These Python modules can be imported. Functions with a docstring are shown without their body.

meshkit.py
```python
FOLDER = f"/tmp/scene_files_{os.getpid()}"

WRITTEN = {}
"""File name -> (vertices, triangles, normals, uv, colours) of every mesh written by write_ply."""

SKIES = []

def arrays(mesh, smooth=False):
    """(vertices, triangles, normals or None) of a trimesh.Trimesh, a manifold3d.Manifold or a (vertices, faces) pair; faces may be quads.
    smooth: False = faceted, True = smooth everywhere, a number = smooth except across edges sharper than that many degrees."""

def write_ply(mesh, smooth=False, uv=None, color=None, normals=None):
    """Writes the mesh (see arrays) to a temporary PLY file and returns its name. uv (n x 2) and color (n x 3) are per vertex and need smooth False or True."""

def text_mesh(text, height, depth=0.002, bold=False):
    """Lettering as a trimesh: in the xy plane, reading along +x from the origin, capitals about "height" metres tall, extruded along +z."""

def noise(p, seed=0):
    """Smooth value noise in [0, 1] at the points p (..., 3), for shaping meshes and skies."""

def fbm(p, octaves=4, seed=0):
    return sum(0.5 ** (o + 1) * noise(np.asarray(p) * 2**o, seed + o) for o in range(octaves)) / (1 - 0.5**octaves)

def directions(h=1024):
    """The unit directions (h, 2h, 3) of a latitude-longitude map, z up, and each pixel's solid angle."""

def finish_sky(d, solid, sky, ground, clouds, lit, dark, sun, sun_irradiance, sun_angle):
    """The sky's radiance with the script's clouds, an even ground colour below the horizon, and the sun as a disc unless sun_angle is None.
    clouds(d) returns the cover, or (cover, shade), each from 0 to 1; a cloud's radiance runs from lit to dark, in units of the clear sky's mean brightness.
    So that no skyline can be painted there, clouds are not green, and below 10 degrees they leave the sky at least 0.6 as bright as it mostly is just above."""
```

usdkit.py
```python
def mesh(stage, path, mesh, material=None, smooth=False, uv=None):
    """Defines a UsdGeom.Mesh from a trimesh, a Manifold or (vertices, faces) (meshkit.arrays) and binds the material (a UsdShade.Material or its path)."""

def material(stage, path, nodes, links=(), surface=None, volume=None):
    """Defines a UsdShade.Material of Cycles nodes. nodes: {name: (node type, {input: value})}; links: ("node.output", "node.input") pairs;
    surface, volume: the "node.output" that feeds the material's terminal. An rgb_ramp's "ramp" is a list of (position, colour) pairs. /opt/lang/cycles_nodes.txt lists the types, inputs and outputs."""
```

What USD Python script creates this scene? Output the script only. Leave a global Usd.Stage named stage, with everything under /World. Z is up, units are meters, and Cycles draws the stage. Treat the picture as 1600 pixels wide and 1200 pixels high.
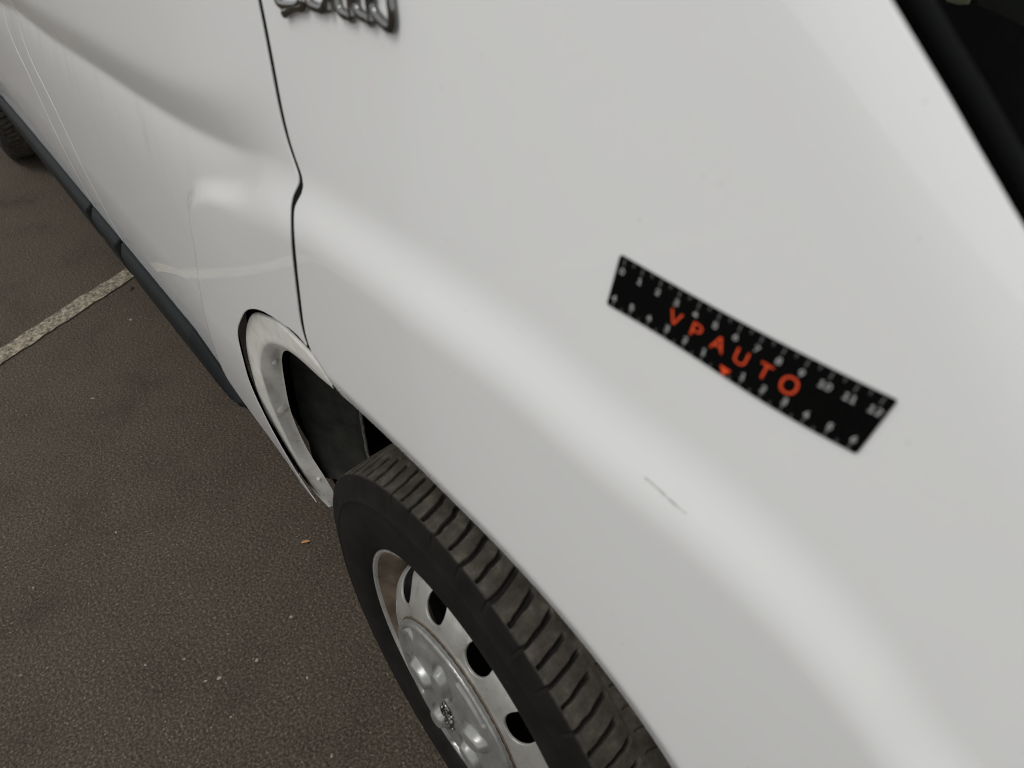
import math, random
import numpy as np, trimesh, usdkit, meshkit
from pxr import Usd, UsdGeom, UsdLux, UsdShade, Gf, Sdf, Vt
from shapely.geometry import Polygon, LineString, MultiPolygon, Point, box
from shapely import affinity
import shapely
from scipy.interpolate import CubicSpline, PchipInterpolator

random.seed(4)
rng = np.random.default_rng(4)
stage = Usd.Stage.CreateInMemory()
UsdGeom.SetStageUpAxis(stage, UsdGeom.Tokens.z)
UsdGeom.SetStageMetersPerUnit(stage, 1.0)
world = UsdGeom.Xform.Define(stage, '/World')
stage.SetDefaultPrim(world.GetPrim())
UsdGeom.Scope.Define(stage, '/World/Looks')

# ------------------------------------------------------------------ camera, sky, sun
cam = UsdGeom.Camera.Define(stage, '/World/camera')
right, down, fwd = (np.array(v) for v in ((.60855992, .79164462, -.05434726), (.48415471, -.42470158, -.76499855), (-.62868835, .43923497, -.64173483)))
eye = np.array((.5041777, -.2398071, 1.3329808))
m4 = np.eye(4); m4[0, :3], m4[1, :3], m4[2, :3], m4[3, :3] = right, -down, -fwd, eye
cam.AddTransformOp().Set(Gf.Matrix4d(*m4.ravel().tolist()))
cam.CreateHorizontalApertureAttr(36.0); cam.CreateVerticalApertureAttr(27.0)
cam.CreateFocalLengthAttr(36.0 * 1278.16 / 1600)
cam.CreateFStopAttr(6.4); cam.CreateFocusDistanceAttr(1.4)
cam.CreateClippingRangeAttr(Gf.Vec2f(.02, 500))
cam.CreateExposureAttr(0.04)

SUN = np.array((-.05, -.52, 1.0)); SUN /= np.linalg.norm(SUN)
elev, rot = math.asin(SUN[2]), math.atan2(SUN[0], SUN[1])
dome = UsdLux.DomeLight.Define(stage, '/World/sky')
dome.CreateIntensityAttr(1.0)
sky_mat = usdkit.material(stage, '/World/Looks/sky_look', {
    'sky': ('sky_texture', {'sky_type': 'single_scattering', 'sun_disc': False, 'sun_elevation': elev, 'sun_rotation': rot}),
    'tc': ('texture_coordinate', {}),
    'n': ('noise_texture', {'scale': 2.2, 'detail': 5.0, 'roughness': .55}),
    'r': ('rgb_ramp', {'ramp': [(.3, (7.4, 7.42, 7.35)), (.7, (9.1, 9.12, 9.05))]}),
    'm': ('mix_color', {'fac': .93, 'use_clamp': False}),
    'bg': ('background_shader', {'strength': .10})},
    [('tc.generated', 'n.vector'), ('n.fac', 'r.fac'), ('sky.color', 'm.a'), ('r.color', 'm.b'), ('m.result', 'bg.color')], surface='bg.background')
UsdShade.MaterialBindingAPI.Apply(dome.GetPrim()).Bind(sky_mat)
dome.GetPrim().SetCustomDataByKey('kind', 'structure')
sun = UsdLux.DistantLight.Define(stage, '/World/sun')
sun.CreateNormalizeAttr(True); sun.CreateIntensityAttr(.30); sun.CreateAngleAttr(24.0); sun.CreateColorAttr(Gf.Vec3f(1, .985, .95))
zv = SUN; xv = np.cross((0, 1., 0), zv); xv /= np.linalg.norm(xv); yv = np.cross(zv, xv)
s4 = np.eye(4); s4[0, :3], s4[1, :3], s4[2, :3] = xv, yv, zv
sun.AddTransformOp().Set(Gf.Matrix4d(*s4.ravel().tolist()))

# ------------------------------------------------------------------ helpers
used = {}
def numbered(path):
    n = used.get(path, -1) + 1; used[path] = n
    return path if n == 0 else f'{path}_{n:03d}'
def tag(prim, **kw):
    for k, v in kw.items():
        if v: prim.SetCustomDataByKey(k, v)
    return prim
def thing(name, label, cat, loc=(0, 0, 0), rotz=0, group=None):
    x = UsdGeom.Xform.Define(stage, numbered('/World/' + name)); x.AddTranslateOp().Set(Gf.Vec3d(*map(float, loc)))
    if rotz: x.AddRotateZOp().Set(float(rotz))
    tag(x.GetPrim(), label=label, category=cat, group=group)
    return x.GetPrim()
def obj(name, mesh, mat, parent=None, smooth=30, normals=None, label=None):
    path = numbered((str(parent.GetPath()) if parent else '/World') + '/' + name)
    m = usdkit.mesh(stage, path, mesh, MAT[mat], smooth=True if normals is not None else smooth)
    if normals is not None:
        m.GetNormalsAttr().Set(Vt.Vec3fArray.FromNumpy(np.asarray(normals, np.float32)))
    tag(m.GetPrim(), label=label)
    return m.GetPrim()
def cat(parts):
    V, F, N, o = [], [], [], 0
    for v, f, n in parts:
        V.append(v); F.append(np.asarray(f) + o); N.append(n); o += len(v)
    return np.vstack(V), np.vstack(F), np.vstack(N)
def grid_faces(a, b, close=False):
    i, j = np.meshgrid(np.arange(a if close else a - 1), np.arange(b - 1), indexing='ij')
    p, q = i * b + j, ((i + 1) % a) * b + j
    return np.stack([p, q, q + 1, p + 1], -1).reshape(-1, 4)
def tris(q): q = np.asarray(q); return np.vstack([q[:, [0, 1, 2]], q[:, [0, 2, 3]]])
def tube(P, rad, sides=10, flat=None, caps=True):
    P = np.asarray(P, float); t = np.gradient(P, axis=0); t /= np.linalg.norm(t, axis=1)[:, None] + 1e-12
    a = np.cross(t, np.where(np.abs(t[:, 1:2]) < .95, [[0, 1., 0]], [[1., 0, 0]])); a /= np.linalg.norm(a, axis=1)[:, None]
    b = np.cross(t, a); an = np.arange(sides) * 2 * np.pi / sides
    r1, r2 = (rad, rad) if flat is None else flat
    V = P[:, None] + r1 * np.cos(an)[None, :, None] * a[:, None] + r2 * np.sin(an)[None, :, None] * b[:, None]
    n = len(P); i, j = np.meshgrid(np.arange(n - 1), np.arange(sides), indexing='ij')
    q = np.stack([i * sides + j, i * sides + (j + 1) % sides, (i + 1) * sides + (j + 1) % sides, (i + 1) * sides + j], -1).reshape(-1, 4)
    F = tris(q); V = V.reshape(-1, 3)
    if caps:
        V = np.vstack([V, P[:1], P[-1:]]); k = np.arange(sides); c0, c1 = len(V) - 2, len(V) - 1
        F = np.vstack([F, np.stack([np.full(sides, c0), (k + 1) % sides, k], 1), np.stack([np.full(sides, c1), (n - 1) * sides + k, (n - 1) * sides + (k + 1) % sides], 1)])
    return trimesh.Trimesh(V, F, process=False)
def dens(P, step):
    P = np.asarray(P, float); d = np.r_[0, np.cumsum(np.linalg.norm(np.diff(P, axis=0), axis=1))]
    t = np.linspace(0, d[-1], max(2, int(d[-1] / step) + 1))
    return np.stack([np.interp(t, d, P[:, k]) for k in range(P.shape[1])], 1)
def spl(P, n):
    P = np.asarray(P, float); d = np.r_[0, np.cumsum(np.linalg.norm(np.diff(P, axis=0), axis=1))]
    return CubicSpline(d, P)(np.linspace(0, d[-1], n))
def norm_of(Y, x, z, h=4e-4):
    n = np.stack([(Y(x + h, z) - Y(x - h, z)) / (2 * h), -np.ones_like(x), (Y(x, z + h) - Y(x, z - h)) / (2 * h)], -1)
    return n / np.linalg.norm(n, axis=-1, keepdims=True)
def panel(poly, Y, g=.006, r=.0025, depth=.02, hem=True):
    """A sheet y = Y(x, z) over the outline poly (x, z), with rolled edges turned inward. Returns (v, f, n)."""
    poly = poly.buffer(-r, join_style='round') if hem else poly
    if isinstance(poly, MultiPolygon): poly = max(poly.geoms, key=lambda q: q.area)
    poly = poly.simplify(2e-4)
    x0, z0, x1, z1 = poly.bounds
    xs, zs = np.arange(x0 - g, x1 + 2 * g, g), np.arange(z0 - g, z1 + 2 * g, g)
    X, Z = np.meshgrid(xs, zs, indexing='ij')
    cells = shapely.box(X[:-1, :-1], Z[:-1, :-1], X[1:, 1:], Z[1:, 1:])
    shapely.prepare(poly)
    full = shapely.contains_properly(poly, cells)
    part = shapely.intersects(poly, cells) & ~full
    nz = len(zs); I, J = np.nonzero(full); k = I * nz + J
    F = tris(np.stack([k, k + nz, k + nz + 1, k + 1], 1)) if len(k) else np.zeros((0, 3), int)
    use, inv = np.unique(F, return_inverse=True)
    P2 = np.stack([X.ravel()[use], Z.ravel()[use]], 1); F = inv.reshape(F.shape)
    pv, pf, o = [P2], [F], len(P2)
    for c in shapely.intersection(cells[part], poly):
        for q in getattr(c, 'geoms', [c]):
            if q.geom_type != 'Polygon' or q.area < 1e-10: continue
            v, f = trimesh.creation.triangulate_polygon(q, engine='earcut')
            pv.append(v); pf.append(np.asarray(f) + o); o += len(v)
    P2, F = np.vstack(pv), np.vstack(pf)
    a, b, c = P2[F[:, 0]], P2[F[:, 1]], P2[F[:, 2]]
    cr = (b[:, 0] - a[:, 0]) * (c[:, 1] - a[:, 1]) - (b[:, 1] - a[:, 1]) * (c[:, 0] - a[:, 0])
    F[cr < 0] = F[cr < 0][:, ::-1]; F = F[np.abs(cr) > 1e-14]
    # (x, z) anticlockwise -> normal along -y
    out = [(np.stack([P2[:, 0], Y(P2[:, 0], P2[:, 1]), P2[:, 1]], 1), F, norm_of(Y, P2[:, 0], P2[:, 1]))]
    if hem:
        for ring, sgn in [(poly.exterior, 1)] + [(q, -1) for q in poly.interiors]:
            q = dens(np.array(ring.coords), .003)[:-1]
            t = np.roll(q, -1, 0) - np.roll(q, 1, 0); t /= np.linalg.norm(t, axis=1)[:, None] + 1e-12
            m = np.stack([t[:, 1], -t[:, 0]], 1) * (1 if ring.is_ccw else -1) * sgn
            y0, n0 = Y(q[:, 0], q[:, 1]), norm_of(Y, q[:, 0], q[:, 1])
            V, N = [], []
            for ph in (0, 22, 45, 67, 90):
                s, c = math.sin(math.radians(ph)), math.cos(math.radians(ph))
                e = q + m * r * s
                V.append(np.stack([e[:, 0], y0 + r * (1 - c), e[:, 1]], 1))
                nn = n0 * c + np.stack([m[:, 0], 0 * s * m[:, 0], m[:, 1]], 1) * s; N.append(nn / np.linalg.norm(nn, axis=1)[:, None])
            V.append(V[-1] + [0, depth, 0]); N.append(N[-1])
            V, N = np.stack(V, 1), np.stack(N, 1); f = tris(grid_faces(len(q), 6, True))
            if (ring.is_ccw) == (sgn > 0): f = f[:, ::-1]
            A = V.reshape(-1, 3)
            fn = np.cross(A[f[:, 1]] - A[f[:, 0]], A[f[:, 2]] - A[f[:, 0]])
            if (fn * N.reshape(-1, 3)[f[:, 0]]).sum() < 0: f = f[:, ::-1]
            out.append((A, f, N.reshape(-1, 3)))
    return cat(out)
def add_panel(name, poly, Y, mat, parent, label=None, **k):
    v, f, n = panel(poly, Y, **k)
    return obj(name, (v, f), mat, parent, normals=n, label=label)
def revolve(prof, n=96, a0=0., a1=2 * np.pi):
    """prof: rows (r, y) turned about the y axis through the origin; smooth along the profile by its own density."""
    prof = np.asarray(prof, float); close = abs(a1 - a0 - 2 * np.pi) < 1e-6
    t = np.linspace(a0, a1, n, endpoint=not close)
    V = np.stack([prof[None, :, 0] * np.cos(t)[:, None], np.broadcast_to(prof[None, :, 1], (n, len(prof))), prof[None, :, 0] * np.sin(t)[:, None]], -1).reshape(-1, 3)
    return trimesh.Trimesh(V, tris(grid_faces(n, len(prof), close)), process=False)
def bevel_box(x0, x1, y0, y1, z0, z1, b=.02):
    import manifold3d as m3
    c = []
    for sx in (x0 + b, x1 - b):
        for sy in (y0 + b, y1 - b):
            for sz in (z0 + b, z1 - b):
                c += [(sx + (b if sx > (x0 + x1) / 2 else -b), sy, sz), (sx, sy + (b if sy > (y0 + y1) / 2 else -b), sz), (sx, sy, sz + (b if sz > (z0 + z1) / 2 else -b))]
    return trimesh.convex.convex_hull(np.array(c))

# ------------------------------------------------------------------ materials
MAT = {}
def mat(name, nodes, links, surface='p.BSDF'):
    MAT[name] = usdkit.material(stage, '/World/Looks/' + name, nodes, links, surface=surface)
def plain(name, col, rough, metal=0., spec=.5, coat=0., noise=0., nscale=40., bump=0., bscale=300.):
    nodes = {'g': ('texture_coordinate', {}), 'p': ('principled_bsdf', {'base_color': col, 'roughness': rough, 'metallic': metal, 'specular_ior_level': spec, 'coat_weight': coat})}
    links = []
    if noise:
        lo, hi = [c * (1 - noise) for c in col], [min(1, c * (1 + noise)) for c in col]
        nodes |= {'n': ('noise_texture', {'scale': nscale, 'detail': 6., 'roughness': .65}), 'r': ('rgb_ramp', {'ramp': [(.3, lo), (.7, hi)]})}
        links += [('g.object', 'n.vector'), ('n.fac', 'r.fac'), ('r.color', 'p.base_color')]
    if bump:
        nodes |= {'n2': ('noise_texture', {'scale': bscale, 'detail': 4.}), 'b': ('bump', {'strength': bump, 'distance': .001})}
        links += [('g.object', 'n2.vector'), ('n2.fac', 'b.height'), ('b.normal', 'p.normal')]
    mat(name, nodes, links)
# ------------------------------------------------------------------ side surface of the van: y = S(x, z)
def _sg(a): return 1/(1+np.exp(-np.clip(a,-60,60)))
def _ss(a,b,x):
    t=np.clip((x-a)/(b-a),0,1); return t*t*t*(t*(6*t-15)+10)
_h=np.arange(-.95,.95,.0005)
_sd=.30*np.exp(np.minimum(_h,0)/.055)*(1-_sg(_h/.0026))-.24*_sg(_h/.0032)*(1-_sg((_h-.062)/.009))+.11*_sg((_h-.062)/.009)
_sf=.10*_sg((_h+.050)/.006)*(1-_sg(_h/.006))+.095*_sg(_h/.008)
_Ud,_Uf=np.cumsum(_sd)*.0005,np.cumsum(_sf)*.0005
def pline(px,pz,P,closest=False):
    """distance of points to polyline P and side sign (left of direction +)"""
    A,B=P[:-1],P[1:]
    d=B-A; L2=(d**2).sum(1)
    q=np.stack([px,pz],-1)[...,None,:]-A
    t=np.clip((q*d).sum(-1)/L2,0,1)
    r=q-t[...,None]*d
    D=(r**2).sum(-1); i=D.argmin(-1)
    dist=np.sqrt(np.take_along_axis(D,i[...,None],-1)[...,0])
    cr=d[:,0]*q[...,1]-d[:,1]*q[...,0]
    s=np.sign(np.take_along_axis(cr,i[...,None],-1)[...,0])
    return dist*s
def smooth_curve(P,n=60):
    from scipy.interpolate import CubicSpline
    P=np.asarray(P,float); t=np.r_[0,np.cumsum(np.linalg.norm(np.diff(P,axis=0),axis=1))]
    k=CubicSpline(t,P); return k(np.linspace(0,t[-1],n))
class Body:
    def __init__(s,zt,lip,bulge,band):
        from scipy.interpolate import PchipInterpolator
        zt=np.array(zt); s.zt=PchipInterpolator(zt[:,0],zt[:,1]); s.ztr=(zt[0,0],zt[-1,0])
        s.lip=np.array(lip); s.bulge=np.array(bulge); s.band=band  # band: (x0,z0,slope)
    def __call__(s,x,z,chamfer=True,band=True):
        x,z=np.broadcast_arrays(np.asarray(x,float),np.asarray(z,float))
        xp=np.maximum(x,0)
        y=.010+.002*np.exp(np.minimum(x,0)/.3)+.08*np.where(x>0,np.sqrt(x*x+.0025)-.05,0)+.10*xp**2+.35*np.maximum(x-.5,0)**2
        y=y+.050*np.maximum((.6-z)/.4,0)**1.6
        h=z-s.zt(np.clip(x,*s.ztr))
        w=_ss(-.5,-.1,x)
        y=y+(1-w)*np.interp(h,_h,_Ud)+w*np.interp(h,_h,_Uf)
        # outward flare round the wheel
        d=pline(x,z,s.bulge)
        y=y-.012*_ss(-.012,.030,d)*(1-_ss(-.085,.004,h))
        # top: turning in towards the windscreen
        if band:
            x0,z0,sl=s.band
            e=((z-z0)-sl*(x-x0))/np.sqrt(1+sl*sl)
            y=y+.42*.010*np.logaddexp(0,e/.010)
        if chamfer:
            d=-pline(x,z,s.lip)
            d=np.abs(d)
            y=y+.34*.0030*np.logaddexp(0,(.031-d)/.0030)
        return y
ZT = [[-4.5, 0.8333], [-2.6, 0.8513], [-1.8072, 0.8633], [-1.5747, 0.885], [-1.3239, 0.892], [-0.9809, 0.9137], [-0.7268, 0.9296], [-0.5263, 0.9473], [-0.3646, 0.9729], [-0.219, 1.0085], [-0.1318, 1.0214], [0.0245, 1.0287], [0.1306, 1.0223], [0.2157, 1.0028], [0.2887, 0.9893], [0.3541, 0.9669], [0.4183, 0.9263], [0.4648, 0.8806], [0.7148, 0.7606], [0.9648, 0.5806]]
LIP = [[-0.2237, 0.7508], [-0.2037, 0.7387], [-0.1904, 0.738], [-0.1783, 0.7391], [-0.1666, 0.7408], [-0.1548, 0.7418], [-0.1431, 0.7426], [-0.1316, 0.7434], [-0.1202, 0.7443], [-0.1091, 0.7452], [-0.0979, 0.7459], [-0.0868, 0.7464], [-0.0758, 0.7468], [-0.0649, 0.7472], [-0.0541, 0.7476], [-0.0433, 0.7481], [-0.0326, 0.7487], [-0.0218, 0.7491], [-0.0111, 0.7493], [-0.0004, 0.7493], [0.0103, 0.7491], [0.021, 0.7486], [0.0317, 0.7479], [0.0424, 0.7469], [0.053, 0.7456], [0.0636, 0.7441], [0.0742, 0.7422], [0.0847, 0.7401], [0.0951, 0.7378], [0.1055, 0.7352], [0.1158, 0.7323], [0.1261, 0.7291], [0.1362, 0.7257], [0.1463, 0.722], [0.1563, 0.7181], [0.1661, 0.7139], [0.1759, 0.7094], [0.1855, 0.7048], [0.195, 0.6998], [0.2044, 0.6946], [0.2137, 0.6892], [0.2227, 0.6835], [0.2317, 0.6776], [0.2405, 0.6714], [0.2491, 0.665], [0.2575, 0.6584], [0.2658, 0.6515], [0.2738, 0.6445], [0.2817, 0.6372], [0.2894, 0.6297], [0.2969, 0.622], [0.3042, 0.6142], [0.3113, 0.6061], [0.3181, 0.5979], [0.3248, 0.5894], [0.3312, 0.5809], [0.3374, 0.5721], [0.3433, 0.5632], [0.3491, 0.5541], [0.3546, 0.5449], [0.3598, 0.5355], [0.3648, 0.526], [0.3695, 0.5164], [0.374, 0.5067], [0.3783, 0.4968], [0.3823, 0.4869], [0.386, 0.4768], [0.3894, 0.4667], [0.3926, 0.4564], [0.3955, 0.4461], [0.3982, 0.4357], [0.4005, 0.4252], [0.4026, 0.4147], [0.4044, 0.4041], [0.406, 0.3935], [0.4072, 0.3829], [0.4082, 0.3722], [0.4089, 0.3615], [0.4094, 0.3508], [0.4095, 0.3401], [0.4094, 0.3293], [0.4089, 0.3186], [0.4082, 0.3079], [0.4073, 0.2972], [0.406, 0.2866], [0.4045, 0.276], [0.4026, 0.2654], [0.4006, 0.2549], [0.3982, 0.2444], [0.3955, 0.234]]
BULGE = [[0.9, 1.2], [0.3, 1.2], [-0.28, 1.06], [-0.276, 1.0359], [-0.278, 1.0148], [-0.2852, 0.9963], [-0.2971, 0.9801], [-0.3131, 0.9659], [-0.3325, 0.9533], [-0.3548, 0.9419], [-0.3793, 0.9316], [-0.4055, 0.9219], [-0.4326, 0.9125], [-0.4602, 0.9031], [-0.4876, 0.8933], [-0.5142, 0.8829], [-0.5393, 0.8715], [-0.5624, 0.8587], [-0.5829, 0.8443], [-0.6001, 0.8279], [-0.6134, 0.8092], [-0.6228, 0.7881], [-0.6309, 0.7663], [-0.6412, 0.7455], [-0.6533, 0.7257], [-0.6661, 0.7061], [-0.6782, 0.6861], [-0.6894, 0.6655], [-0.7, 0.6446], [-0.7101, 0.6236], [-0.7198, 0.6027], [-0.7295, 0.5822], [-0.7391, 0.5621], [-0.749, 0.5422], [-0.7593, 0.5221], [-0.7702, 0.5017], [-0.7817, 0.4807], [-0.7941, 0.4588], [-0.8072, 0.4359], [-0.8189, 0.4126], [-0.8263, 0.3902], [-0.8269, 0.3694], [-0.8181, 0.3512], [-0.8006, 0.3356], [-0.7771, 0.3216], [-0.75, 0.3087], [-0.7221, 0.296], [-0.6959, 0.2829], [-0.674, 0.2685], [-0.659, 0.2521], [-0.6535, 0.233], [-0.6601, 0.2104]]
BAND = (0.35, 1.1788, -1.1084)
SEAM = [[-0.2068, 1.152], [-0.1991, 1.0863], [-0.192, 1.037], [-0.1809, 1.0153], [-0.1747, 1.0036], [-0.1805, 0.9927], [-0.1916, 0.9757], [-0.1908, 0.9589], [-0.1998, 0.9208], [-0.2087, 0.8942], [-0.2229, 0.8474], [-0.2302, 0.7935], [-0.2211, 0.7897]]
DOOR_REAR = [[-1.5638, 0.9131], [-1.58, 0.8815], [-1.5933, 0.8506], [-1.5956, 0.7981], [-1.5388, 0.7368], [-1.4886, 0.6363], [-1.4494, 0.5259], [-1.4861, 0.378]]
PILLAR_REAR = [[-1.714, 0.8859], [-1.7621, 0.8304], [-1.7645, 0.7929], [-1.7227, 0.741], [-1.6891, 0.645], [-1.6553, 0.5649], [-1.7373, 0.3739]]
DOOR_GAP = [[-0.2211, 0.7897], [-0.2473, 0.791], [-0.3012, 0.7843], [-0.3537, 0.7716], [-0.4049, 0.7508], [-0.4581, 0.716], [-0.4856, 0.6907], [-0.5361, 0.629], [-0.5495, 0.5848], [-0.5711, 0.525], [-0.581, 0.45], [-0.584, 0.39], [-0.583, 0.32], [-0.577, 0.24]]
ARCH_OUT = [[-0.2426, 0.0184, 0.717], [-0.2648, 0.0129, 0.7438], [-0.3026, 0.0089, 0.755], [-0.3487, 0.0089, 0.753], [-0.3955, 0.0089, 0.7379], [-0.4497, 0.0088, 0.7156], [-0.4978, 0.0086, 0.6739], [-0.5218, 0.0085, 0.6437], [-0.5536, 0.0084, 0.5835], [-0.5694, 0.0096, 0.5284], [-0.603, 0.017, 0.4474], [-0.618, 0.026, 0.3799], [-0.6263, 0.036, 0.3172], [-0.6339, 0.046, 0.2549], [-0.6279, 0.056, 0.2094], [-0.6071, 0.064, 0.1778], [-0.5842, 0.07, 0.1656]]
ARCH_IN = [[-0.2362, 0.0184, 0.7131], [-0.2691, 0.014, 0.7209], [-0.2987, 0.0089, 0.7278], [-0.3506, 0.0088, 0.7148], [-0.4012, 0.0087, 0.6933], [-0.4502, 0.0086, 0.6588], [-0.4895, 0.0085, 0.6151], [-0.5091, 0.0085, 0.579], [-0.5122, 0.0087, 0.5517], [-0.5328, 0.014, 0.4959], [-0.5483, 0.021, 0.4393], [-0.5674, 0.031, 0.3641], [-0.5808, 0.041, 0.298], [-0.5864, 0.052, 0.2406], [-0.5783, 0.062, 0.1982], [-0.5708, 0.069, 0.1743]]
FLANGE = [[-0.3287, 0.036, 0.6637], [-0.4335, 0.036, 0.6476], [-0.4734, 0.036, 0.6245], [-0.5035, 0.036, 0.5738], [-0.5162, 0.036, 0.5341], [-0.5511, 0.042, 0.4391], [-0.5624, 0.049, 0.3779], [-0.5683, 0.058, 0.3208], [-0.5659, 0.068, 0.27], [-0.5699, 0.078, 0.2168], [-0.5756, 0.084, 0.1683]]
SCREWS = [[-0.5334, 0.026, 0.4636], [-0.4767, 0.026, 0.5919], [-0.5605, 0.06, 0.2528]]
ZDOORBOT = [[-0.8315, 0.05, 0.2327], [-0.7189, 0.05, 0.2166], [-0.6003, 0.05, 0.2307], [-0.4825, 0.05, 0.2698]]
RULER = [[0.2155, 1.089], [0.3771, 1.0714], [0.3683, 1.0333], [0.2098, 1.0543]]
GLASS = [[0.3206, 0.0808, 1.2347], [0.3379, 0.0827, 1.2174], [0.3515, 0.0845, 1.2041], [0.3727, 0.087, 1.1823], [0.3941, 0.0899, 1.1601]]
BADGE = [[[[-0.164, 1.1621], [-0.1606, 1.1586], [-0.1526, 1.1581], [-0.1359, 1.1606], [-0.1214, 1.165], [-0.1157, 1.1695]], [[-0.1535, 1.1519], [-0.1417, 1.1563], [-0.1269, 1.1608], [-0.1151, 1.1643], [-0.1112, 1.1703]]], [[[-0.1044, 1.1869], [-0.1077, 1.1718], [-0.1036, 1.1677], [-0.0934, 1.1669], [-0.0841, 1.1677], [-0.0782, 1.1718], [-0.0733, 1.1916]], [[-0.0723, 1.1677], [-0.0734, 1.1793], [-0.0723, 1.1918]]], [[[-0.0596, 1.1937], [-0.0601, 1.1791], [-0.0569, 1.1722], [-0.0489, 1.1703], [-0.0389, 1.1701]], [[-0.0381, 1.1699], [-0.0395, 1.181], [-0.0391, 1.1969]]], [[[-0.0323, 1.1862], [-0.0314, 1.1768], [-0.024, 1.1741], [-0.0172, 1.1738], [-0.0115, 1.1725]], [[-0.0108, 1.1719], [-0.0136, 1.1855], [-0.015, 1.2024]]], [[[-0.0033, 1.2042], [-0.0049, 1.1777], [0.0014, 1.1754], [0.0123, 1.1739], [0.0143, 1.1903], [0.0141, 1.2068]]]]
SCRATCH = [[0.2584, 0.9506], [0.2666, 0.9489], [0.2749, 0.9464], [0.2911, 0.9423]]
STONES = [[-1.475, -0.185], [-0.972, -0.277], [-0.934, -0.456], [-0.529, -0.075], [-0.505, -0.257], [-0.484, -0.166], [-0.494, -0.235], [-0.392, -0.109], [-0.609, -0.333], [-0.574, -0.271], [-0.41, -0.248], [-0.738, -0.523], [-0.236, -0.142], [-1.771, 0.009]]
PEBBLE = [[-1.94, 0.063]]
LEAF = [[-0.679, 0.021], [-0.671, 0.038]]
OLIVE_GLINT = [[0.1582, 0.5, 1.117], [0.2073, 0.5, 1.1066], [0.2083, 0.5, 1.1429], [0.161, 0.5, 1.14]]
LAMP_GLINT = [[0.152, 0.46, 1.1262], [0.162, 0.46, 1.1255], [0.1699, 0.46, 1.1274], [0.1709, 0.46, 1.1361], [0.1511, 0.46, 1.1328]]
LINERPT = [[-0.477, 0.12, 0.346], [-0.454, 0.11, 0.422]]
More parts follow.
